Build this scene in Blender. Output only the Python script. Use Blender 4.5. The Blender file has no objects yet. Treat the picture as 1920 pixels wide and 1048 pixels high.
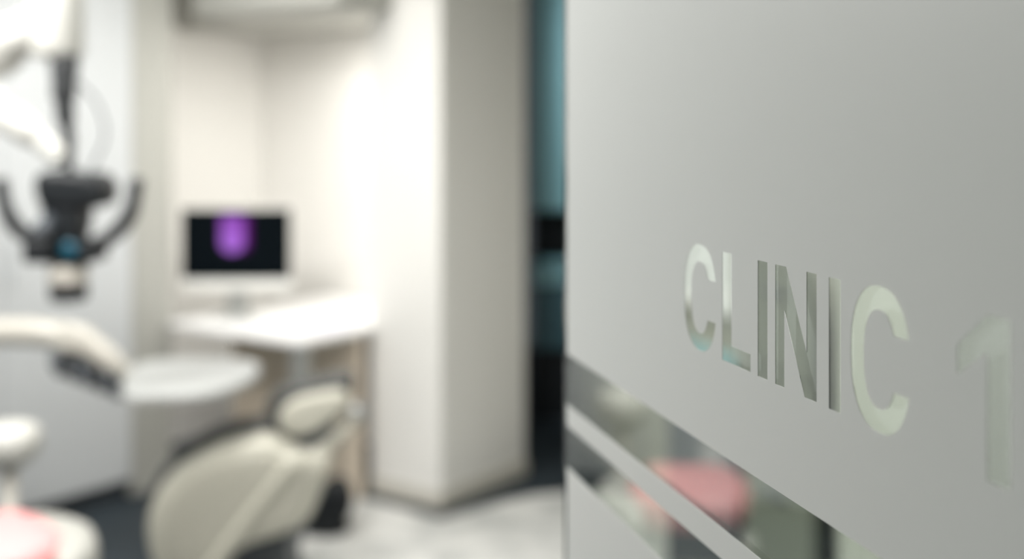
import bpy, bmesh, math, random
from mathutils import Vector
random.seed(4)
C = bpy.context.scene.collection
PI = math.pi
# ------------------------------------------------------------------ camera
F = 2150.0; H = 1.6; HX, HY = 960.0, 252.0          # focal length in px, eye height, horizon row
cam_d = bpy.data.cameras.new('camera'); cam = bpy.data.objects.new('camera', cam_d); C.objects.link(cam)
cam.location = (0, 0, H); cam.rotation_euler = (PI/2, 0, 0)
cam_d.sensor_width = 36.0; cam_d.lens = 36.0*F/1920; cam_d.shift_y = -(524-HY)/1920
cam_d.clip_start = 0.02
cam_d.dof.use_dof = True; cam_d.dof.focus_distance = 0.70; cam_d.dof.aperture_fstop = 2.5
bpy.context.scene.camera = cam
# ------------------------------------------------------------------ world, exposure
sc = bpy.context.scene
w = bpy.data.worlds.new('world'); sc.world = w; w.use_nodes = True
w.node_tree.nodes['Background'].inputs[0].default_value = (0.8, 0.9, 1, 1)
w.node_tree.nodes['Background'].inputs[1].default_value = 0.05
sc.view_settings.view_transform = 'Standard'; sc.view_settings.look = 'None'
sc.view_settings.gamma = 1; sc.view_settings.use_curve_mapping = False
sc.view_settings.exposure = 0.34
sc.cycles.use_denoising = True; sc.cycles.max_bounces = 10; sc.cycles.diffuse_bounces = 6
# room frame: corner of the column, u = along the back wall to the left, v = away along its side
TH = math.radians(35.6)
C0 = Vector((-0.305, 4.893, 0)); UL = Vector((-math.cos(TH), math.sin(TH), 0)); VV = Vector((math.sin(TH), math.cos(TH), 0))
def R(u, v, z=0): p = C0 + UL*u + VV*v; return Vector((p.x, p.y, z))
def at(x, y, d): return Vector(((x-HX)/F*d, d, H-(y-HY)/F*d))
# ------------------------------------------------------------------ lights
def area(name, loc, sx, sy, power, col=(1, 1, 1), rot=(0, 0, 0), spread=PI):
    l = bpy.data.lights.new(name, 'AREA'); l.shape = 'RECTANGLE'; l.size = sx; l.size_y = sy
    l.energy = power; l.color = col; l.spread = spread
    o = bpy.data.objects.new(name, l); C.objects.link(o); o.location = loc; o.rotation_euler = rot
    return o
RZ = PI-TH
area('ceiling_area_light', R(0.15, -1.4, 2.66), 0.6, 1.2, 25, (1, .98, .93), (0, 0, RZ))
area('ceiling_area_light', R(-0.2, -3.0, 2.66), 0.6, 1.2, 74, (1, .98, .95), (0, 0, RZ))
area('ceiling_area_light', R(-1.8, -2.4, 2.66), 0.6, 1.2, 56, (1, .98, .95), (0, 0, RZ))  # fill added to brighten the column side and the door film
area('ceiling_area_light', R(-0.6, -5.2, 2.66), 0.6, 1.2, 12, (1, .98, .95), (0, 0, RZ))
area('recess_fill_light', R(0.70, 0.12, 2.125), 0.5, 0.1, 8.5, (1, .97, .92), (0, 0, RZ))  # unseen lamp added to brighten the recess wall and desk
area('passage_light', Vector((0.8, 5.4, 2.62)), 0.3, 0.5, 40, (.85, .95, 1))
# ------------------------------------------------------------------ materials
def mat(name, col, rough=0.5, metal=0.0, noise=0.0, nscale=20, emit=None, estr=1, coat=0, bump=0, spec=0.5):
    m = bpy.data.materials.new(name); m.use_nodes = True; nt = m.node_tree; b = nt.nodes['Principled BSDF']
    b.inputs['Base Color'].default_value = (*col, 1); b.inputs['Roughness'].default_value = rough
    b.inputs['Metallic'].default_value = metal; b.inputs['Coat Weight'].default_value = coat
    b.inputs['Specular IOR Level'].default_value = spec
    tc = nt.nodes.new('ShaderNodeTexCoord'); n = nt.nodes.new('ShaderNodeTexNoise')
    n.inputs['Scale'].default_value = nscale; n.inputs['Detail'].default_value = 4
    nt.links.new(tc.outputs['Object'], n.inputs['Vector'])
    mx = nt.nodes.new('ShaderNodeMix'); mx.data_type = 'RGBA'
    k = noise or 0.03
    mx.inputs[6].default_value = (*[c*(1-k) for c in col], 1); mx.inputs[7].default_value = (*[min(1, c*(1+k)) for c in col], 1)
    nt.links.new(n.outputs['Fac'], mx.inputs[0]); nt.links.new(mx.outputs[2], b.inputs['Base Color'])
    if bump:
        bp = nt.nodes.new('ShaderNodeBump'); bp.inputs['Strength'].default_value = bump; bp.inputs['Distance'].default_value = .002
        nt.links.new(n.outputs['Fac'], bp.inputs['Height']); nt.links.new(bp.outputs[0], b.inputs['Normal'])
    if emit:
        b.inputs['Emission Color'].default_value = (*emit, 1); b.inputs['Emission Strength'].default_value = estr
    return m
def s2l(r, g, b): return tuple(((c/255)/12.92 if c <= 10 else ((c/255+.055)/1.055)**2.4) for c in (r, g, b))
M = {
 'wall': mat('warm_white_paint', (.80, .79, .765), .7, bump=.1, nscale=90, spec=.2),
 'wall_cool': mat('cool_white_laminate', (.58, .60, .615), .5, nscale=40),
 'trim_grey': mat('pale_grey_trim', (.42, .42, .39), .6),
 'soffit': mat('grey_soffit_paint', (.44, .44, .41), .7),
 'partition': mat('beige_partition_paint', (.34, .34, .29), .8, spec=.1),
 'sage_bounce': mat('sage_bounce_tint', (.27, .32, .26), .8, spec=.1),  # green set on unseen walls to dim and tint the door film
 'armwhite': mat('off_white_enamel', (.48, .48, .45), .4),
 'pale': mat('pale_cream_laminate', (.33, .34, .30), .5),
 'midgrey': mat('warm_grey_laminate', (.23, .235, .22), .5),
 'capgrey': mat('pale_grey_vinyl', (.32, .32, .295), .55),
 'dark_wall': mat('dim_side_charcoal', (.035, .04, .04), .8, spec=.1),  # dimness of the space behind the door put into the wall colour
 'ceiling': mat('ceiling_paint', (.78, .78, .76), .8, spec=.1),
 'floor_dark': mat('slate_floor', (.028, .037, .045), .6, spec=.25, noise=.2, nscale=6),
 'skirt': mat('cream_skirting', (.6, .58, .52), .5),
 'white': mat('gloss_white_plastic', (.82, .82, .79), .3, coat=.3),
 'cream': mat('cream_enamel', (.53, .51, .46), .4, coat=.2),
 'greyplastic': mat('light_grey_plastic', (.50, .505, .49), .45),
 'shell': mat('beige_shell_plastic', (.35, .34, .29), .45),
 'shell_lit': mat('beige_shell_lit', (.42, .41, .35), .45),  # lighter shell copy; highlight on rim and ridge put into the colour
 'uph': mat('charcoal_upholstery', (.045, .047, .045), .55, bump=.2, nscale=200),
 'black': mat('black_plastic', (.008, .010, .012), .5, spec=.3),
 'blackm': mat('matt_black_cable', (.018, .02, .022), .55),
 'slate': mat('slate_metal', (.05, .058, .068), .45),
 'steel': mat('brushed_steel', (.42, .43, .42), .35, metal=.6),
 'desk': mat('white_laminate', (.88, .88, .88), .3),
 'under_desk_shade': mat('under_desk_shade_beige', (.68, .59, .48), .6, noise=.06, nscale=12),
 'pink': mat('pink_vinyl', (.66, .29, .29), .45, coat=.1, bump=.1, nscale=80),
 'teal': mat('teal_laminate', (.21, .40, .43), .4),
 'tray': mat('tray_plastic', (.37, .38, .375), .5),
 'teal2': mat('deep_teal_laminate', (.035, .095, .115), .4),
 'screen': mat('black_screen_glass', (.002, .004, .006), .25, spec=.05),
 'lens': mat('blue_lamp_lens', (.0, .05, .08), .3, emit=(.0, .05, .085), estr=.4),
 'paper': mat('lilac_paper', (.72, .70, .80), .6),
 'olive': mat('olive_grey_fabric', (.11, .12, .095), .7),
}
# light mottled floor tiles
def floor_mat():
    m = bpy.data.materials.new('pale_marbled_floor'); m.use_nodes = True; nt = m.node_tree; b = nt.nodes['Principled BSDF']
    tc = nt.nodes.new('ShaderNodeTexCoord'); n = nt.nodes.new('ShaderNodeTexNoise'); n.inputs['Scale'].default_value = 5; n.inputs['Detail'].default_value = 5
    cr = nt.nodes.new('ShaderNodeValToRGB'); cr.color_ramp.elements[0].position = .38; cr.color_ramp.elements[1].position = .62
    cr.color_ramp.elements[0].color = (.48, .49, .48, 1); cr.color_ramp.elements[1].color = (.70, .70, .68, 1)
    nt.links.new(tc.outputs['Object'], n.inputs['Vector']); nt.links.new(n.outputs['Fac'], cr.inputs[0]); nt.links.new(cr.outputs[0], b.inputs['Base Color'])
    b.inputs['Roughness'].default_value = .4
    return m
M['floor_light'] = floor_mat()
# clear glass
g = bpy.data.materials.new('clear_glass'); g.use_nodes = True; b = g.node_tree.nodes['Principled BSDF']
b.inputs['Base Color'].default_value = (.86, .93, .88, 1); b.inputs['Transmission Weight'].default_value = 1
b.inputs['Roughness'].default_value = 0.0; b.inputs['IOR'].default_value = 1.52
M['glass'] = g
# frosted film
g = bpy.data.materials.new('frosted_film'); g.use_nodes = True; nt = g.node_tree; b = nt.nodes['Principled BSDF']
b.inputs['Base Color'].default_value = (.585, .60, .595, 1); b.inputs['Roughness'].default_value = .42
b.inputs['Specular IOR Level'].default_value = .6
tr = nt.nodes.new('ShaderNodeBsdfTranslucent'); tr.inputs[0].default_value = (.6, .68, .6, 1)
ms = nt.nodes.new('ShaderNodeMixShader'); ms.inputs[0].default_value = .15
nt.links.new(b.outputs[0], ms.inputs[1]); nt.links.new(tr.outputs[0], ms.inputs[2]); nt.links.new(ms.outputs[0], nt.nodes['Material Output'].inputs[0])
M['film'] = g
# monitor picture
def screen_mat():
    m = bpy.data.materials.new('monitor_picture'); m.use_nodes = True; nt = m.node_tree; b = nt.nodes['Principled BSDF']
    b.inputs['Base Color'].default_value = (.003, .005, .007, 1); b.inputs['Roughness'].default_value = .3; b.inputs['Specular IOR Level'].default_value = .05; b.inputs['Emission Strength'].default_value = 1
    tc = nt.nodes.new('ShaderNodeTexCoord'); sp = nt.nodes.new('ShaderNodeSeparateXYZ'); nt.links.new(tc.outputs['Object'], sp.inputs[0])
    def mth(op, a, b2=None, c=None):
        n = nt.nodes.new('ShaderNodeMath'); n.operation = op
        for i, v in enumerate((a, b2, c)):
            if v is None: continue
            if isinstance(v, (int, float)): n.inputs[i].default_value = v
            else: nt.links.new(v, n.inputs[i])
        return n.outputs[0]
    x, z = sp.outputs['X'], sp.outputs['Z']
    def blob(cx, cz, rx, rzd, soft=.25):       # a capsule: straight above cz, round below
        dx = mth('DIVIDE', mth('SUBTRACT', x, cx), rx)
        dz = mth('DIVIDE', mth('MINIMUM', mth('SUBTRACT', z, cz), 0), rzd)
        r = mth('SQRT', mth('ADD', mth('MULTIPLY', dx, dx), mth('MULTIPLY', dz, dz)))
        return mth('SMOOTH_MIN', 1, mth('MAXIMUM', 0, mth('DIVIDE', mth('SUBTRACT', 1+soft/2, r), soft)), .01)
    a = blob(-.018, .006, .052, .047); c2 = blob(.038, .006, .024, .038, .9)
    def vm(col, fac):
        n = nt.nodes.new('ShaderNodeMix'); n.data_type = 'RGBA'; n.inputs[6].default_value = (0, 0, 0, 1); n.inputs[7].default_value = (*col, 1)
        nt.links.new(fac, n.inputs[0]); return n.outputs[2]
    e1 = vm((.085, .0, .12), c2)
    gr = nt.nodes.new('ShaderNodeMapRange'); gr.inputs[1].default_value = .12; gr.inputs[2].default_value = -.02
    nt.links.new(z, gr.inputs[0])
    body = nt.nodes.new('ShaderNodeMix'); body.data_type = 'RGBA'; body.inputs[6].default_value = (.22, .055, .36, 1); body.inputs[7].default_value = (.36, .13, .60, 1)
    nt.links.new(gr.outputs[0], body.inputs[0])
    fin = nt.nodes.new('ShaderNodeMix'); fin.data_type = 'RGBA'; nt.links.new(a, fin.inputs[0]); nt.links.new(e1, fin.inputs[6]); nt.links.new(body.outputs[2], fin.inputs[7])
    nt.links.new(fin.outputs[2], b.inputs['Emission Color'])
    return m
M['picture'] = screen_mat()
# ------------------------------------------------------------------ mesh helpers
def finish(name, bm, m, parent=None, smooth=False, bevel=0, sub=0):
    bmesh.ops.recalc_face_normals(bm, faces=bm.faces)
    me = bpy.data.meshes.new(name); bm.to_mesh(me); bm.free(); me.materials.append(M[m] if isinstance(m, str) else m)
    if smooth:
        for p in me.polygons: p.use_smooth = True
    o = bpy.data.objects.new(name, me); C.objects.link(o)
    if bevel:
        d = o.modifiers.new('bevel', 'BEVEL'); d.width = bevel; d.segments = 3; d.limit_method = 'ANGLE'
    if sub:
        d = o.modifiers.new('sub', 'SUBSURF'); d.levels = sub; d.render_levels = sub
    if parent:
        o.parent = parent; o.matrix_parent_inverse = parent.matrix_world.inverted() if False else o.matrix_parent_inverse
        o.location = -parent.location if parent.type == 'EMPTY' or parent.get('rooted') else (0, 0, 0)
    return o
def thing(name, loc, label, cat, group=None):
    o = bpy.data.objects.new(name, None); C.objects.link(o); o.location = loc
    o['label'] = label; o['category'] = cat
    if group: o['group'] = group
    return o
def tag(o, label, cat, group=None):
    o['label'] = label; o['category'] = cat
    if group: o['group'] = group
    return o
def struct(o): o['kind'] = 'structure'; return o
def prism(bm, pts, z0, z1):
    lo = [bm.verts.new((p[0], p[1], z0)) for p in pts]; hi = [bm.verts.new((p[0], p[1], z1)) for p in pts]
    bm.faces.new(lo[::-1]); bm.faces.new(hi)
    n = len(pts)
    for i in range(n): bm.faces.new((lo[i], lo[(i+1) % n], hi[(i+1) % n], hi[i]))
def uvbox(bm, u0, u1, v0, v1, z0, z1):
    prism(bm, [R(u0, v0), R(u1, v0), R(u1, v1), R(u0, v1)], z0, z1)
def box(bm, x0, x1, y0, y1, z0, z1): prism(bm, [(x0, y0), (x1, y0), (x1, y1), (x0, y1)], z0, z1)
def tube(bm, pts, radii, seg=14, squash=1.0):
    pts = [Vector(p) for p in pts]
    if not isinstance(radii, (list, tuple)): radii = [radii]*len(pts)
    rings = []; up = Vector((0, 0, 1))
    prev = None
    for i, p in enumerate(pts):
        t = (pts[min(i+1, len(pts)-1)]-pts[max(i-1, 0)]).normalized()
        a = t.cross(up) if abs(t.dot(up)) < .95 else t.cross(Vector((0, 1, 0)))
        a.normalize()
        if prev is not None and a.dot(prev) < 0: a = -a
        prev = a; b2 = a.cross(t).normalized()
        rings.append([bm.verts.new(p + a*math.cos(k*2*PI/seg)*radii[i] + b2*math.sin(k*2*PI/seg)*radii[i]*squash) for k in range(seg)])
    for i in range(len(rings)-1):
        for k in range(seg): bm.faces.new((rings[i][k], rings[i][(k+1) % seg], rings[i+1][(k+1) % seg], rings[i+1][k]))
    bm.faces.new(rings[0][::-1]); bm.faces.new(rings[-1])
def catmull(pts, n=8, closed=False):
    pts = [Vector(p) for p in pts]; out = []; N = len(pts)
    rng = range(N if closed else N-1)
    for i in rng:
        if closed: p0, p1, p2, p3 = pts[i-1], pts[i], pts[(i+1) % N], pts[(i+2) % N]
        else: p0, p1, p2, p3 = pts[max(i-1, 0)], pts[i], pts[i+1], pts[min(i+2, N-1)]
        for k in range(n):
            t = k/n
            out.append(.5*((2*p1)+(-p0+p2)*t+(2*p0-5*p1+4*p2-p3)*t*t+(-p0+3*p1-3*p2+p3)*t*t*t))
    if not closed: out.append(pts[-1])
    return out
BOXY = ((1.0, 0.0), (1.0, .55), (.975, .82), (.92, .96), (.55, 1.0), (.25, 1.0))
def cushion(bm, outline, normal, thick, prof=((1.0, 0.0), (.985, .35), (.94, .62), (.82, .84), (.55, .97), (.25, 1.0))):
    """a padded slab: closed outline (3-D loop), domed on both sides along normal"""
    n = Vector(normal).normalized(); c = sum((Vector(p) for p in outline), Vector())/len(outline)
    levels = [(s, h) for s, h in prof]
    rows = [(s, -h) for s, h in reversed(levels[1:])] + levels
    rings = [[bm.verts.new(c+(Vector(p)-c)*s + n*h*thick/2) for p in outline] for s, h in rows]
    N = len(outline)
    for i in range(len(rings)-1):
        for k in range(N): bm.faces.new((rings[i][k], rings[i][(k+1) % N], rings[i+1][(k+1) % N], rings[i+1][k]))
    bm.faces.new(rings[0][::-1]); bm.faces.new(rings[-1])
def ball(bm, c, r, sx=1, sy=1, sz=1):
    ret = bmesh.ops.create_uvsphere(bm, u_segments=24, v_segments=14, radius=r)
    for v in ret['verts']: v.co = Vector((v.co.x*sx+c[0], v.co.y*sy+c[1], v.co.z*sz+c[2]))
def lathe(bm, c, prof, seg=28, axis=None):
    rings = []
    for r, z in prof: rings.append([bm.verts.new((c[0]+r*math.cos(k*2*PI/seg), c[1]+r*math.sin(k*2*PI/seg), c[2]+z)) for k in range(seg)])
    for i in range(len(rings)-1):
        for k in range(seg): bm.faces.new((rings[i][k], rings[i][(k+1) % seg], rings[i+1][(k+1) % seg], rings[i+1][k]))
    bm.faces.new(rings[0][::-1]); bm.faces.new(rings[-1])
# ------------------------------------------------------------------ the room
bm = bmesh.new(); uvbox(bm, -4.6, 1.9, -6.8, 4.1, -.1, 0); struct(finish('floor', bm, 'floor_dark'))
bm = bmesh.new(); prism(bm, [(-.76, 5.11), (-.86, 4.28), (-1.1, 1.9), (-1.0, -1.6), (2.2, -1.6), (3.4, 3.0), (2.4, 5.12), (.23, 5.12), (.06, 5.07), (-.297, 4.76)], 0.0, .003)  # pale area stops short of the column base, leaving a dark band
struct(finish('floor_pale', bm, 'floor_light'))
bm = bmesh.new(); uvbox(bm, -4.6, 1.9, -6.8, 4.1, 2.7, 2.8); struct(finish('ceiling', bm, 'ceiling'))
bm = bmesh.new(); uvbox(bm, .0, .402, 0, .63, 0, 2.7); struct(finish('wall_column', bm, 'wall', bevel=.004))
bm = bmesh.new(); uvbox(bm, .402, 1.9, .62, .70, 0, 2.7); struct(finish('wall_back', bm, 'wall'))
bm = bmesh.new(); uvbox(bm, 1.27, 1.4, -6.7, -.46, 0, 2.7); struct(finish('wall_left', bm, 'sage_bounce'))
bm = bmesh.new(); uvbox(bm, 1.80, 1.9, -.46, .62, 0, 2.7); uvbox(bm, 1.4, 1.9, -.56, -.46, 0, 2.7); struct(finish('wall_recess', bm, 'wall'))
bm = bmesh.new(); uvbox(bm, 1.215, 1.415, -.66, -.44, 0, 2.7); struct(finish('trim_1', bm, 'trim_grey', bevel=.01))
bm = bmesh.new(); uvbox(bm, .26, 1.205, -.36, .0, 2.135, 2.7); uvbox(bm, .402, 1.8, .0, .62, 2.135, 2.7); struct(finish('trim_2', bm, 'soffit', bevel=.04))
bm = bmesh.new(); uvbox(bm, -4.6, 1.27, -6.8, -6.7, 0, 2.7); struct(finish('wall_rear', bm, 'sage_bounce'))
bm = bmesh.new(); uvbox(bm, -4.7, -4.6, -6.7, 4.1, 0, 2.7); struct(finish('wall_right', bm, 'dark_wall'))
bm = bmesh.new(); uvbox(bm, -4.6, 1.9, 4.1, 4.2, 0, 2.7); struct(finish('wall_passage', bm, 'dark_wall'))
bm = bmesh.new(); prism(bm, [(.33, 6.1), (1.55, 1.6), (1.65, 1.6), (.43, 6.1)], 0, 2.7); struct(finish('wall_partition_added', bm, 'partition'))  # added wall, lightens the clear letters and bounces light to the column
bm = bmesh.new(); uvbox(bm, -.012, .402, -.012, 0, 0, .07); uvbox(bm, -.012, 0, 0, .63, 0, .07); struct(finish('baseboard_column', bm, 'skirt'))
bm = bmesh.new(); uvbox(bm, 1.255, 1.27, -6.7, -3.11, 0, .07); struct(finish('baseboard_left', bm, 'skirt'))
# ------------------------------------------------------------------ the glass door
DD = Vector((-.2393, .9709, 0)); DN = Vector((-.9709, -.2393, 0)); DO = Vector((.34, 0, 0))
def door_pt(s, z, off=0): p = DO + DD*s + DN*off; return Vector((p.x, p.y, z))
door = thing('glass_door', door_pt(.7, 0), 'frosted glass door with clear lettering, standing open in the foreground', 'door')
door['kind'] = 'thing'
S0, S1 = .19, 1.199
bm = bmesh.new()
pts = [door_pt(S0, 0), door_pt(S1, 0), door_pt(S1, 0, -.010), door_pt(S0, 0, -.010)]
prism(bm, pts, .006, 2.35); finish('glass_pane', bm, 'glass', door)
def flat_film(name, loops, lab=None):
    cu = bpy.data.curves.new(name, 'CURVE'); cu.dimensions = '2D'; cu.fill_mode = 'BOTH'; cu.extrude = .00015
    for lp in loops:
        sp = cu.splines.new('POLY'); sp.points.add(len(lp)-1); sp.use_cyclic_u = True
        for i, (s, z) in enumerate(lp): sp.points[i].co = (-s, z, 0, 1)
    tmp = bpy.data.objects.new(name, cu); C.objects.link(tmp)
    dg = bpy.context.evaluated_depsgraph_get(); me = bpy.data.meshes.new_from_object(tmp.evaluated_get(dg))
    bpy.data.objects.remove(tmp)
    for v in me.vertices: v.co = door_pt(-v.co.x, v.co.y, .0002+v.co.z)
    me.materials.clear(); me.materials.append(M['film'])
    o = bpy.data.objects.new(name, me); C.objects.link(o); o.parent = door; o.location = -door.location
    if lab: o['label'] = lab
    return o
def rect(s0, s1, z0, z1): return [(s1, z0), (s1, z1), (s0, z1), (s0, z0)]
ZT, ZB = H-.0808, H-.1551
def letter_c(sl, sr):
    cx = (sl+sr)/2; rx = (sl-sr)/2; cz = H-.1176; ry = .0384; st = .0132; sh = .0125; e = 2.35
    out = []; n = 40
    def se(rx, ry, a):
        c, s = math.cos(a), math.sin(a)
        return (math.copysign(abs(c)**(2/e), c)*rx, math.copysign(abs(s)**(2/e), s)*ry)
    cut = .0145
    a0 = math.asin((cut/ry)**(e/2)); ai = math.asin((cut/(ry-sh))**(e/2))
    for i in range(n+1):
        a = a0 + (2*PI-2*a0)*i/n; x, z = se(rx, ry, a); out.append((cx-x, cz+z))
    for i in range(n+1):
        a = (2*PI-ai) - (2*PI-2*ai)*i/n; x, z = se(rx-st, ry-sh, a); out.append((cx-x, cz+z))
    return out
letters = [
 letter_c(.8816, .8237),
 [(.8139, ZB), (.8139, ZT), (.7990, ZT), (.7990, ZB+.0118), (.7698, ZB+.0118), (.7698, ZB)],
 rect(.7457, .7592, ZB, ZT),
 [(.7349, ZB), (.7349, ZT), (.7206, ZT), (.6951, ZB+.0270), (.6951, ZT), (.6832, ZT), (.6832, ZB), (.6975, ZB), (.7230, ZT-.0270), (.7230, ZB)],
 rect(.6564, .6692, ZB, ZT),
 letter_c(.6457, .5891),
 [(.5295, ZB), (.5295, ZT-.0165), (.5512, ZT-.0310), (.5512, ZT-.0175), (.5290, ZT), (.5136, ZT), (.5136, ZB)],
]
flat_film('frosted_film', [rect(S0+.01, S1-.010, H-.2210, 2.34)] + letters, 'frosted film with the clear letters CLINIC 1 cut out')
flat_film('frosted_film_band', [rect(S0+.01, S1-.010, H-.2930, H-.2715)], 'narrow frosted band between two clear stripes')
flat_film('frosted_film_lower', [rect(S0+.01, S1-.010, .02, H-.3340)])
# ------------------------------------------------------------------ desk, computer
desk = thing('desk', R(.8, 0, 0), 'white wall desk in the corner recess under the computer', 'desk')
bm = bmesh.new()
o_ = [R(.365, -.47), R(.365, -.012), R(.412, -.012), R(.412, .60), R(1.23, .60), R(1.205, -.47)]
prism(bm, o_, .72, .75); finish('desktop', bm, 'desk', desk, bevel=.006)
bm = bmesh.new(); uvbox(bm, .372, 1.20, -.10, -.08, 0, .72); finish('back_panel', bm, 'under_desk_shade', desk)  # board added; its beige stands for the recess wall in shade
for (u, v) in ((.40, -.43), (.46, .40)):
    bm = bmesh.new(); uvbox(bm, u-.0, u+.06, v, v+.06, 0, .72); finish('leg', bm, 'steel', desk, bevel=.006)
# all-in-one computer, faces the camera
MD = 5.33
mx0, mx1 = 340, 546
cpt = at(443, 0, MD)
comp = thing('computer', (cpt.x, MD, .75), 'all-in-one computer on the white desk, purple image on black screen', 'computer')
k = MD/F
def mz(y): return H-(y-HY)*k
bm = bmesh.new(); box(bm, (mx0-HX)*k, (mx1-HX)*k, MD, MD+.022, mz(545), mz(390)); finish('housing', bm, 'white', comp, bevel=.006)
bm = bmesh.new(); box(bm, (mx0-HX)*k+.003, (mx1-HX)*k-.003, MD-.004, MD+.002, mz(523), mz(391.5)); finish('bezel', bm, 'screen', comp)
bm = bmesh.new(); cx_, cz_ = (443-HX)*k, mz(456)
hw, hh = 93*k, 54*k
box(bm, -hw, hw, -.0015, .0015, -hh, hh); sp_ = finish('display', bm, 'picture', comp)
sp_.location = Vector((cx_, MD-.0055, cz_+.0))-comp.location
sp_['label'] = 'lit display with a soft purple round-ended shape'
bm = bmesh.new(); box(bm, cpt.x-.045, cpt.x+.045, MD+.022, MD+.045, .755, mz(480)); finish('stand_neck', bm, 'steel', comp, bevel=.006)
bm = bmesh.new(); box(bm, cpt.x-.09, cpt.x+.09, MD-.07, MD+.10, .7505, .758); finish('stand_foot', bm, 'steel', comp, bevel=.002)
bm = bmesh.new(); prism(bm, [R(.43, -.26), R(.43, -.06), R(.56, -.06), R(.56, -.26)], .7503, .753); tag(finish('paper_sheet', bm, 'paper'), 'pale lilac sheet of paper on right end of white desk', 'paper')
# ------------------------------------------------------------------ low cabinet by left wall
cab = thing('built_in_cupboard', R(1.24, -1.8, 0), 'tall cool-white built-in cupboard along left wall, behind the microscope', 'cupboard')
bm = bmesh.new(); uvbox(bm, 1.215, 1.269, -3.1, -.67, .08, 2.6); finish('body', bm, 'wall_cool', cab)
bm = bmesh.new(); uvbox(bm, 1.235, 1.269, -3.1, -.67, 0, .08); finish('plinth', bm, 'slate', cab)
for i in range(4):
    v0 = -3.09+i*.605
    bm = bmesh.new(); uvbox(bm, 1.197, 1.215, v0, v0+.60, .09, 2.59); d = finish('door', bm, 'wall_cool', cab, bevel=.002)
    bm = bmesh.new(); uvbox(bm, 1.18, 1.197, v0+.03, v0+.045, 1.0, 1.16); finish('handle', bm, 'wall_cool', d).location = (0, 0, 0)
# ------------------------------------------------------------------ dental chair seen from behind
ch0 = Vector((-.95, 3.75, 0))
chair = thing('dental_chair', ch0, 'dental chair with beige back shell, dark upholstery and headrest, in the middle of the room', 'chair')
def cp(x, y): return at(x, y, 3.62-(1048-y)/330*.08)
shell = [(281, 985), (290, 935), (318, 893), (360, 858), (415, 832), (470, 818), (515, 816), (555, 832), (592, 838), (622, 846), (612, 885), (596, 930), (576, 966), (525, 990), (468, 1008), (436, 1032), (415, 1070), (370, 1100), (322, 1090), (292, 1045)]
N_ = Vector((.12, -.98, -.12)).normalized()
sh3 = catmull([cp(*p) for p in shell], 5, True)
bm = bmesh.new(); cushion(bm, sh3, N_, .13, BOXY); bs = finish('back_shell', bm, 'shell_lit', chair, smooth=True)
pc_ = sum(sh3, Vector())/len(sh3)
bm = bmesh.new(); cushion(bm, [pc_+(p-pc_)*.84+N_*.05 for p in sh3], N_, .05, BOXY); finish('back_panel', bm, 'shell', chair, smooth=True)
pad = [(270, 985), (279, 930), (310, 884), (354, 847), (412, 820), (470, 806), (520, 805), (560, 822), (600, 834), (625, 850), (600, 930), (570, 960), (525, 985), (460, 1000), (425, 1030), (405, 1075), (370, 1108), (312, 1095), (282, 1050)]
bm = bmesh.new(); cushion(bm, [p - N_*.085 for p in catmull([cp(*p) for p in pad], 5, True)], N_, .12, BOXY); finish('back_pad', bm, 'uph', chair, smooth=True)
# raised ridge running up the shell, highlight put into its colour
rd = [cp(392, 1060), cp(430, 1005), cp(475, 945), cp(520, 890), cp(556, 850)]
bm = bmesh.new(); tube(bm, [p + N_*.062 for p in catmull(rd, 6)], .032, 16, .7); r_ = finish('ridge', bm, 'shell_lit', chair, smooth=True)
bm = bmesh.new(); ball(bm, cp(552, 853)+N_*.05, .042, 1.2, .8, .8); finish('hinge_cap', bm, 'shell_lit', chair, smooth=True)
bm = bmesh.new(); tube(bm, catmull([cp(560, 880), cp(605, 845), cp(640, 812), cp(676, 778)], 5), [.045]*6+[.035]*6+[.026]*4, 14, .7); finish('headrest_stem', bm, 'shell', chair, smooth=True)
hs = [(524, 790), (530, 765), (556, 746), (600, 735), (638, 730), (655, 742), (645, 765), (615, 788), (585, 806), (548, 812)]
bm = bmesh.new(); cushion(bm, catmull([cp(*p) for p in hs], 5, True), N_, .07, BOXY); finish('headrest_shell', bm, 'shell_lit', chair, smooth=True)
hp = [(498, 798), (503, 757), (535, 731), (590, 719), (652, 708), (664, 728), (655, 758), (628, 800), (600, 828), (560, 834), (520, 826)]
bm = bmesh.new(); cushion(bm, [p - N_*.05 for p in catmull([cp(*p) for p in hp], 5, True)], N_, .085, BOXY); finish('headrest_pad', bm, 'uph', chair, smooth=True)
bm = bmesh.new(); tube(bm, catmull([cp(560, 832), cp(590, 822), cp(618, 796)], 4), .022); finish('headrest_bracket', bm, 'slate', chair, smooth=True)
bm = bmesh.new(); ball(bm, cp(668, 772), .028, 1.1, 1, 1); finish('headrest_knob', bm, 'steel', chair, smooth=True)
# seat, pedestal, base (mostly below the frame)
sa = Vector((-.80, 3.86, .36))
bm = bmesh.new(); cushion(bm, catmull([sa+Vector(q) for q in ((-.22, -.1, 0), (-.26, .15, 0), (-.15, .32, 0), (.02, .3, 0), (.1, .1, 0), (.0, -.1, 0))], 5, True), (0, 0, 1), .13); finish('seat_pad', bm, 'uph', chair, smooth=True)
bm = bmesh.new(); prism(bm, [(-.99, 3.72), (-.73, 3.72), (-.73, 3.98), (-.99, 4.02)], .05, .30); finish('pedestal', bm, 'slate', chair, bevel=.03)
bm = bmesh.new(); prism(bm, [(p.x, p.y) for p in catmull([Vector((-1.25, 3.55, 0)), Vector((-.80, 3.55, 0)), Vector((-.72, 4.1, 0)), Vector((-1.0, 4.35, 0)), Vector((-1.3, 4.1, 0))], 5, True)], .003, .05); finish('base_plate', bm, 'slate', chair, bevel=.01)
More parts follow.
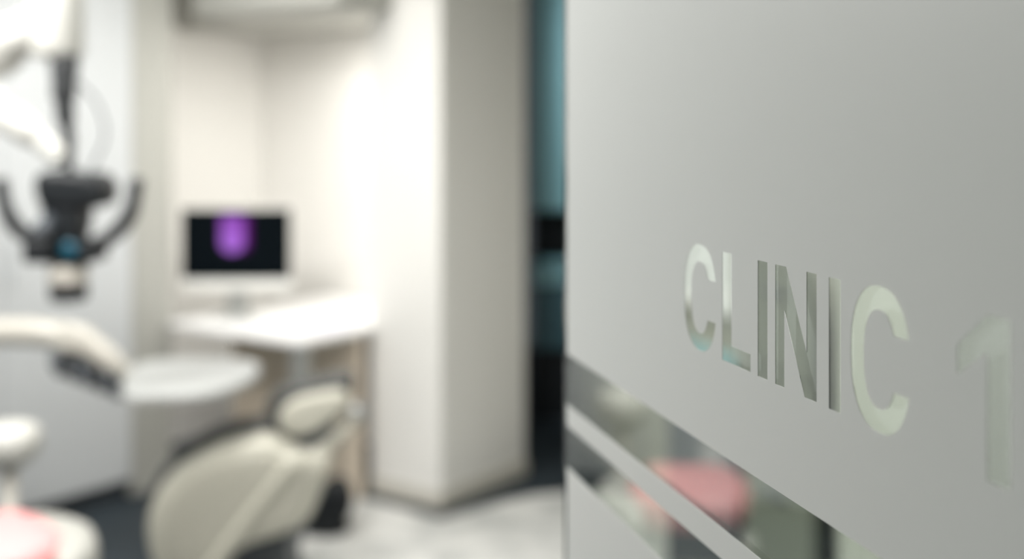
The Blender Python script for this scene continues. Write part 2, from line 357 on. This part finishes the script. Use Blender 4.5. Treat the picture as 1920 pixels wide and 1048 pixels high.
# foot control
fc = at(617, 985, 4.62)
ft = thing('foot_control', (fc.x, fc.y, 0), 'black domed foot control on the pale floor behind the beige chair back', 'foot control')
bm = bmesh.new(); lathe(bm, (fc.x, fc.y, .0035), [(.075, 0), (.082, .012), (.078, .03), (.03, .034)]); finish('base', bm, 'black', ft, smooth=True)
bm = bmesh.new(); cushion(bm, catmull([at(x, y, 4.62) for x, y in ((574, 996), (584, 955), (606, 914), (634, 898), (658, 910), (660, 942), (640, 980), (607, 999))], 5, True), (0.2, -1, 0), .14, BOXY); finish('pedal', bm, 'black', ft, smooth=True)
# ------------------------------------------------------------------ delivery unit: arm, instrument head, tray
dl = thing('delivery_unit', (-2.12, 3.75, 0), 'cream dental delivery arm with instrument hoses and pale tray, left of the desk', 'dental unit')
D = 3.75
bm = bmesh.new(); lathe(bm, (-2.12, 3.75, 0), [(.17, 0), (.17, .03), (.05, .06), (.045, .86), (.07, .88), (.07, .99), (.04, 1.0)]); finish('post', bm, 'white', dl, smooth=True)
bm = bmesh.new(); tube(bm, catmull([Vector((-2.12, 3.75, .94)), at(10, 622, D), at(110, 628, D), at(165, 636, D)], 5), [.044]*10+[.042]*6, 16); finish('arm', bm, 'cream', dl, smooth=True)
bm = bmesh.new(); cushion(bm, catmull([at(x, y, D-.05) for x, y in ((120, 608), (160, 612), (200, 640), (236, 676), (246, 708), (225, 712), (195, 694), (150, 668), (105, 655))], 5, True), (.1, -1, .3), .16); finish('instrument_head', bm, 'cream', dl, smooth=True)
for i in range(5):
    a = at(100+i*26, 668+i*10, D-.12-.01*i)
    bm = bmesh.new(); tube(bm, catmull([a+Vector((0, 0, .01)), a+Vector((.012, -.03, -.015)), a+Vector((.03, -.02, -.05)), a+Vector((.05, .04, -.055))], 5), .011, 10)
    finish('instrument', bm, 'blackm' if i % 2 else 'slate', dl, smooth=True)
bm = bmesh.new(); cushion(bm, catmull([at(x, y, D-.04) for x, y in ((95, 668), (130, 660), (180, 684), (228, 716), (222, 730), (170, 715), (115, 690))], 5, True), (.1, -1, .2), .10); finish('hose_holder', bm, 'slate', dl, smooth=True)
th = .835
def tp(x, y):
    d = (H-th)*F/(y-HY); return Vector(((x-HX)/F*d, d, th))
bm = bmesh.new()
tr_o = catmull([tp(232, 735), tp(240, 690), tp(300, 673), tp(400, 671), tp(470, 674), tp(488, 690), tp(455, 715), tp(390, 732), tp(300, 737)], 5, True)
prism(bm, [(p.x, p.y) for p in tr_o], th-.03, th); tray = finish('tray', bm, 'tray', dl, bevel=.01)
bm = bmesh.new(); tube(bm, [at(225, 700, D), at(262, 722, 3.68)], .022); finish('tray_bracket', bm, 'white', dl, smooth=True)
# ------------------------------------------------------------------ microscope on its ceiling arm
m0 = Vector((-2.45, 3.4, 2.7))
mic = thing('dental_microscope', m0, 'black dental microscope with curved handles hanging from a white jointed arm', 'microscope')
D = 3.3
bm = bmesh.new(); lathe(bm, (-2.45, 3.4, 1.75), [(.05, 0), (.06, .02), (.06, .9), (.13, .92), (.13, .949)]); finish('ceiling_mount', bm, 'armwhite', mic, smooth=True)
bm = bmesh.new(); tube(bm, catmull([Vector((-2.45, 3.4, 1.95)), at(-60, 110, 3.34), at(20, 75, D), at(90, 45, D)], 6), [.06]*12+[.062]*7, 16); finish('upper_arm', bm, 'armwhite', mic, smooth=True)
bm = bmesh.new(); lathe(bm, tuple(at(108, 112, D)), [(.03, 0), (.066, .006), (.074, .03), (.074, .17), (.068, .22), (.04, .26)]); finish('arm_joint', bm, 'armwhite', mic, smooth=True)
bm = bmesh.new(); tube(bm, catmull([Vector((-2.45, 3.4, 1.82)), at(-80, 175, D+.04), at(0, 212, D), at(70, 258, D), at(118, 300, D)], 6), [.05]*6+[.048]*6+[.043]*6+[.03]*7, 16); finish('lower_arm', bm, 'armwhite', mic, smooth=True)
bm = bmesh.new(); tube(bm, catmull([at(122, 105, D-.02), at(120, 160, D-.03), at(122, 215, D-.03), at(129, 265, D-.02), at(131, 325, D)], 5), [.038]*4+[.034]*4+[.026]*4+[.018]*4+[.013]*5, 14); finish('cable', bm, 'blackm', mic, smooth=True)
bm = bmesh.new(); tube(bm, catmull([at(140, 150, D), at(180, 190, D), at(198, 250, D), at(180, 300, D), at(165, 330, D)], 5), .004, 8); finish('thin_cable', bm, 'slate', mic, smooth=True)
bm = bmesh.new(); cushion(bm, catmull([at(x, y, D) for x, y in ((84, 330), (110, 318), (150, 322), (185, 324), (206, 342), (208, 372), (190, 388), (150, 390), (100, 388), (84, 365))], 5, True), (0, -1, 0), .16, BOXY); head = finish('optics_head', bm, 'black', mic, smooth=True)
bm = bmesh.new(); prism_pts = [at(x, y, D-.01) for x, y in ((92, 375), (158, 378), (152, 452), (112, 452))]
cushion(bm, catmull(prism_pts, 6, True), (0, -1, 0), .13, BOXY); finish('neck', bm, 'black', mic, smooth=True)
bm = bmesh.new(); box(bm, (58-HX)/F*D, (190-HX)/F*D, D-.07, D+.07, at(0, 490, D).z, at(0, 448, D).z); finish('body', bm, 'black', mic, bevel=.015)
bm = bmesh.new(); ball(bm, at(129, 468, D-.072), .024, 1, .4, 1); finish('blue_lamp', bm, 'lens', mic, smooth=True)['label'] = 'round blue lit indicator'
for sgn in (1, -1):
    def hx(x): return x if sgn > 0 else 258-x
    bm = bmesh.new(); tube(bm, catmull([at(hx(180), 458, D), at(hx(205), 446, D), at(hx(232), 420, D-.02), at(hx(249), 385, D-.03), at(hx(257), 335, D-.04)], 6), [.021]*8+[.023]*10+[.02]*7, 14)
    finish('handle', bm, 'blackm', mic, smooth=True)
bm = bmesh.new(); lathe(bm, tuple(at(128, 533, D)), [(.05, 0), (.056, .01), (.056, .045), (.05, .062)]); finish('lens_collar', bm, 'cream', mic, smooth=True)
bm = bmesh.new(); lathe(bm, tuple(at(129, 564, D)), [(.04, 0), (.052, .006), (.055, .042), (.04, .05)]); finish('objective_lens', bm, 'black', mic, smooth=True)
# left binocular tube
bm = bmesh.new(); tube(bm, [at(98, 405, D-.05), at(72, 440, D-.12)], [.022, .026], 14); finish('eyepiece', bm, 'slate', mic, smooth=True)
# ------------------------------------------------------------------ pink treatment couch, lower left
cq0 = Vector((-1.2, 2.7, 0))
co = thing('padded_stool', cq0, 'pink padded stool with pale grey end cap, at the lower left', 'stool')
A_ = Vector((-1.245, 2.975)); L_ = Vector((-.82, -.57)).normalized(); W_ = Vector((.57, -.82)).normalized()
def cq(l, w_, z): p = A_+L_*l+W_*w_; return Vector((p.x, p.y, z))
bm = bmesh.new(); cushion(bm, catmull([cq(.02, .02, .60), cq(.15, .0, .60), (cq(.27, .01, .60)), cq(.32, .18, .60), cq(.27, .36, .60), cq(.15, .38, .60), cq(.04, .36, .60), cq(-.02, .25, .60)], 5, True), (0, 0, 1), .11); finish('cushion', bm, 'pink', co, smooth=True)
bm = bmesh.new(); cushion(bm, catmull([cq(-.05, .02, .57), cq(.02, -.01, .57), cq(.03, .39, .57), cq(-.04, .38, .57), cq(-.09, .29, .565), cq(-.11, .15, .565)], 5, True), (0, 0, 1), .12); finish('end_cap', bm, 'capgrey', co, smooth=True)
bm = bmesh.new(); prism(bm, [tuple(cq(l, w_, 0))[:2] for l, w_ in ((.05, .06), (.28, .06), (.28, .32), (.05, .32))], .46, .55); finish('frame', bm, 'slate', co, bevel=.02)
bm = bmesh.new(); prism(bm, [tuple(cq(l, w_, 0))[:2] for l, w_ in ((.1, .1), (.22, .1), (.22, .3), (.1, .3))], 0, .46); finish('pedestal', bm, 'white', co, bevel=.02)
# cuspidor
cc = at(18, 835, 3.45)
cu_ = thing('cuspidor', (cc.x, cc.y, 0), 'white rounded cuspidor bowl on a thin post at left edge, behind the pink stool', 'cuspidor')
bm = bmesh.new(); lathe(bm, (cc.x, cc.y, cc.z-.065), [(.03, 0), (.06, .012), (.09, .05), (.092, .09), (.08, .12), (.05, .13)]); finish('bowl', bm, 'armwhite', cu_, smooth=True)
bm = bmesh.new(); lathe(bm, (cc.x-.0, cc.y, 0), [(.13, 0), (.13, .02), (.022, .035), (.022, cc.z-.06)]); finish('post', bm, 'cream', cu_, smooth=True)
# ------------------------------------------------------------------ things behind the door, seen through the clear glass
def kp(k, d): return Vector((k*d, d, 0))
fcb = thing('filing_cabinet', kp(.25, 3.4), 'dark olive filing cabinet behind the glass door, showing through the letter N', 'cabinet')
fo = [kp(.208, 3.55), kp(.270, 3.15), kp(.270, 3.15)+Vector((.03, .2, 0)), kp(.208, 3.55)+Vector((.03, .2, 0))]
bm = bmesh.new(); prism(bm, [(p.x, p.y) for p in fo], .004, 1.22); finish('body', bm, 'olive', fcb, bevel=.01)
e_ = (fo[1]-fo[0]).normalized(); nn = Vector((e_.y, -e_.x, 0)); nn = nn if nn.y < 0 else -nn
for i in range(4):
    q = [fo[0]+e_*.015, fo[1]-e_*.015]; q = q+[q[1]+nn*.018, q[0]+nn*.018]
    bm = bmesh.new(); prism(bm, [(p.x, p.y) for p in q], .03+i*.295, .31+i*.295); dr = finish('drawer', bm, 'olive', fcb, bevel=.003)
    c_ = (fo[0]+fo[1])/2+nn*.018; q = [c_-e_*.06, c_+e_*.06]; q = q+[q[1]+nn*.015, q[0]+nn*.015]
    bm = bmesh.new(); prism(bm, [(p.x, p.y) for p in q], .25+i*.295, .262+i*.295); finish('handle', bm, 'slate', dr).location = (0, 0, 0)
wc = thing('wardrobe', kp(.33, 2.8), 'wardrobe with a pale and a grey door behind the glass, through the last letter C', 'wardrobe')
wo = [kp(.292, 3.0), kp(.452, 2.55), kp(.452, 2.55)+Vector((.03, .2, 0)), kp(.292, 3.0)+Vector((.03, .2, 0))]
bm = bmesh.new(); prism(bm, [(p.x, p.y) for p in wo], .004, 1.9); finish('body', bm, 'pale', wc, bevel=.005)
e_ = (wo[1]-wo[0]).normalized(); nn = Vector((e_.y, -e_.x, 0)); nn = nn if nn.y < 0 else -nn
for a_, b_, m_ in ((.005, .495, 'pale'), (.50, .995, 'midgrey')):
    q = [wo[0].lerp(wo[1], a_), wo[0].lerp(wo[1], b_)]; q = q+[q[1]+nn*.018, q[0]+nn*.018]
    bm = bmesh.new(); prism(bm, [(p.x, p.y) for p in q], .06, 1.88); finish('door', bm, m_, wc, bevel=.003)
def pl(k): t = (5.9*0 + (6.1*k-.33))/(1.22+4.5*k); return Vector((.33+1.22*t, 6.1-4.5*t, 0))
q = [pl(.140), pl(.196)]; q = q+[q[1]+Vector((-.015, -.006, 0)), q[0]+Vector((-.015, -.006, 0))]
nb = thing('notice_board', q[2], 'pale cream notice board on the partition, seen through the first C and L', 'board')
bm = bmesh.new(); prism(bm, [(p.x, p.y) for p in q], .92, 1.45); finish('board', bm, 'desk', nb, bevel=.002)
bm = bmesh.new(); d_ = Vector((-.006, -.003, 0)); q2 = [q[3], q[2], q[2]+d_, q[3]+d_]
prism(bm, [(p.x, p.y) for p in q2], .90, .925); finish('rail', bm, 'steel', nb)
bm = bmesh.new(); prism(bm, [(p.x, p.y) for p in q2], 1.445, 1.47); finish('rail', bm, 'steel', nb)
sd = thing('side_table', kp(.17, 4.2), 'low slate grey side table behind the glass door, beside the olive cabinet', 'table')
so = [kp(.135, 4.2), kp(.200, 3.70), kp(.200, 3.70)+Vector((.05, .12, 0)), kp(.135, 4.2)+Vector((.05, .12, 0))]
bm = bmesh.new(); prism(bm, [(p.x, p.y) for p in so], .60, .64); finish('tabletop', bm, 'slate', sd, bevel=.004)
bm = bmesh.new(); cm = sum(so, Vector())/4; prism(bm, [tuple((cm+(p-cm)*.93))[:2] for p in so], .004, .60); finish('body', bm, 'slate', sd, bevel=.004)
bm = bmesh.new(); prism(bm, [tuple((cm+(p-cm)*.8))[:2] for p in so], .642, .86); tag(finish('storage_box', bm, 'teal', bevel=.01), 'teal storage box on the low slate side table behind the glass door', 'box')
# ------------------------------------------------------------------ teal cabinet in the passage
pc = thing('tall_cabinet', (.3, 6.5, 0), 'tall teal cabinet with dark niche in the passage beyond the column', 'cabinet')
x0, x1, y0, y1 = .12, .72, 6.4, 6.8
bm = bmesh.new(); box(bm, x0, x1, y0+.02, y1, 1.17, 2.5); finish('upper_body', bm, 'teal', pc)
bm = bmesh.new(); box(bm, x0+.005, x1-.005, y0, y0+.02, 1.18, 2.49); finish('upper_door', bm, 'teal', pc, bevel=.002)
bm = bmesh.new(); box(bm, x0, x1, y1-.03, y1, .88, 1.17); box(bm, x0, x0+.02, y0, y1-.03, .88, 1.17); box(bm, x1-.02, x1, y0, y1-.03, .88, 1.17); finish('niche', bm, 'black', pc)
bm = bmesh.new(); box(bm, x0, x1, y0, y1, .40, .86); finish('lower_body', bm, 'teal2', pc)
bm = bmesh.new(); box(bm, x0-.01, x1+.01, y0-.02, y1, .86, .88); box(bm, x0, x1, y0-.012, y0, .76, .855); finish('counter_edge', bm, 'teal', pc)
bm = bmesh.new(); box(bm, x0, x1, y0+.03, y1, 0, .40); finish('plinth', bm, 'black', pc)
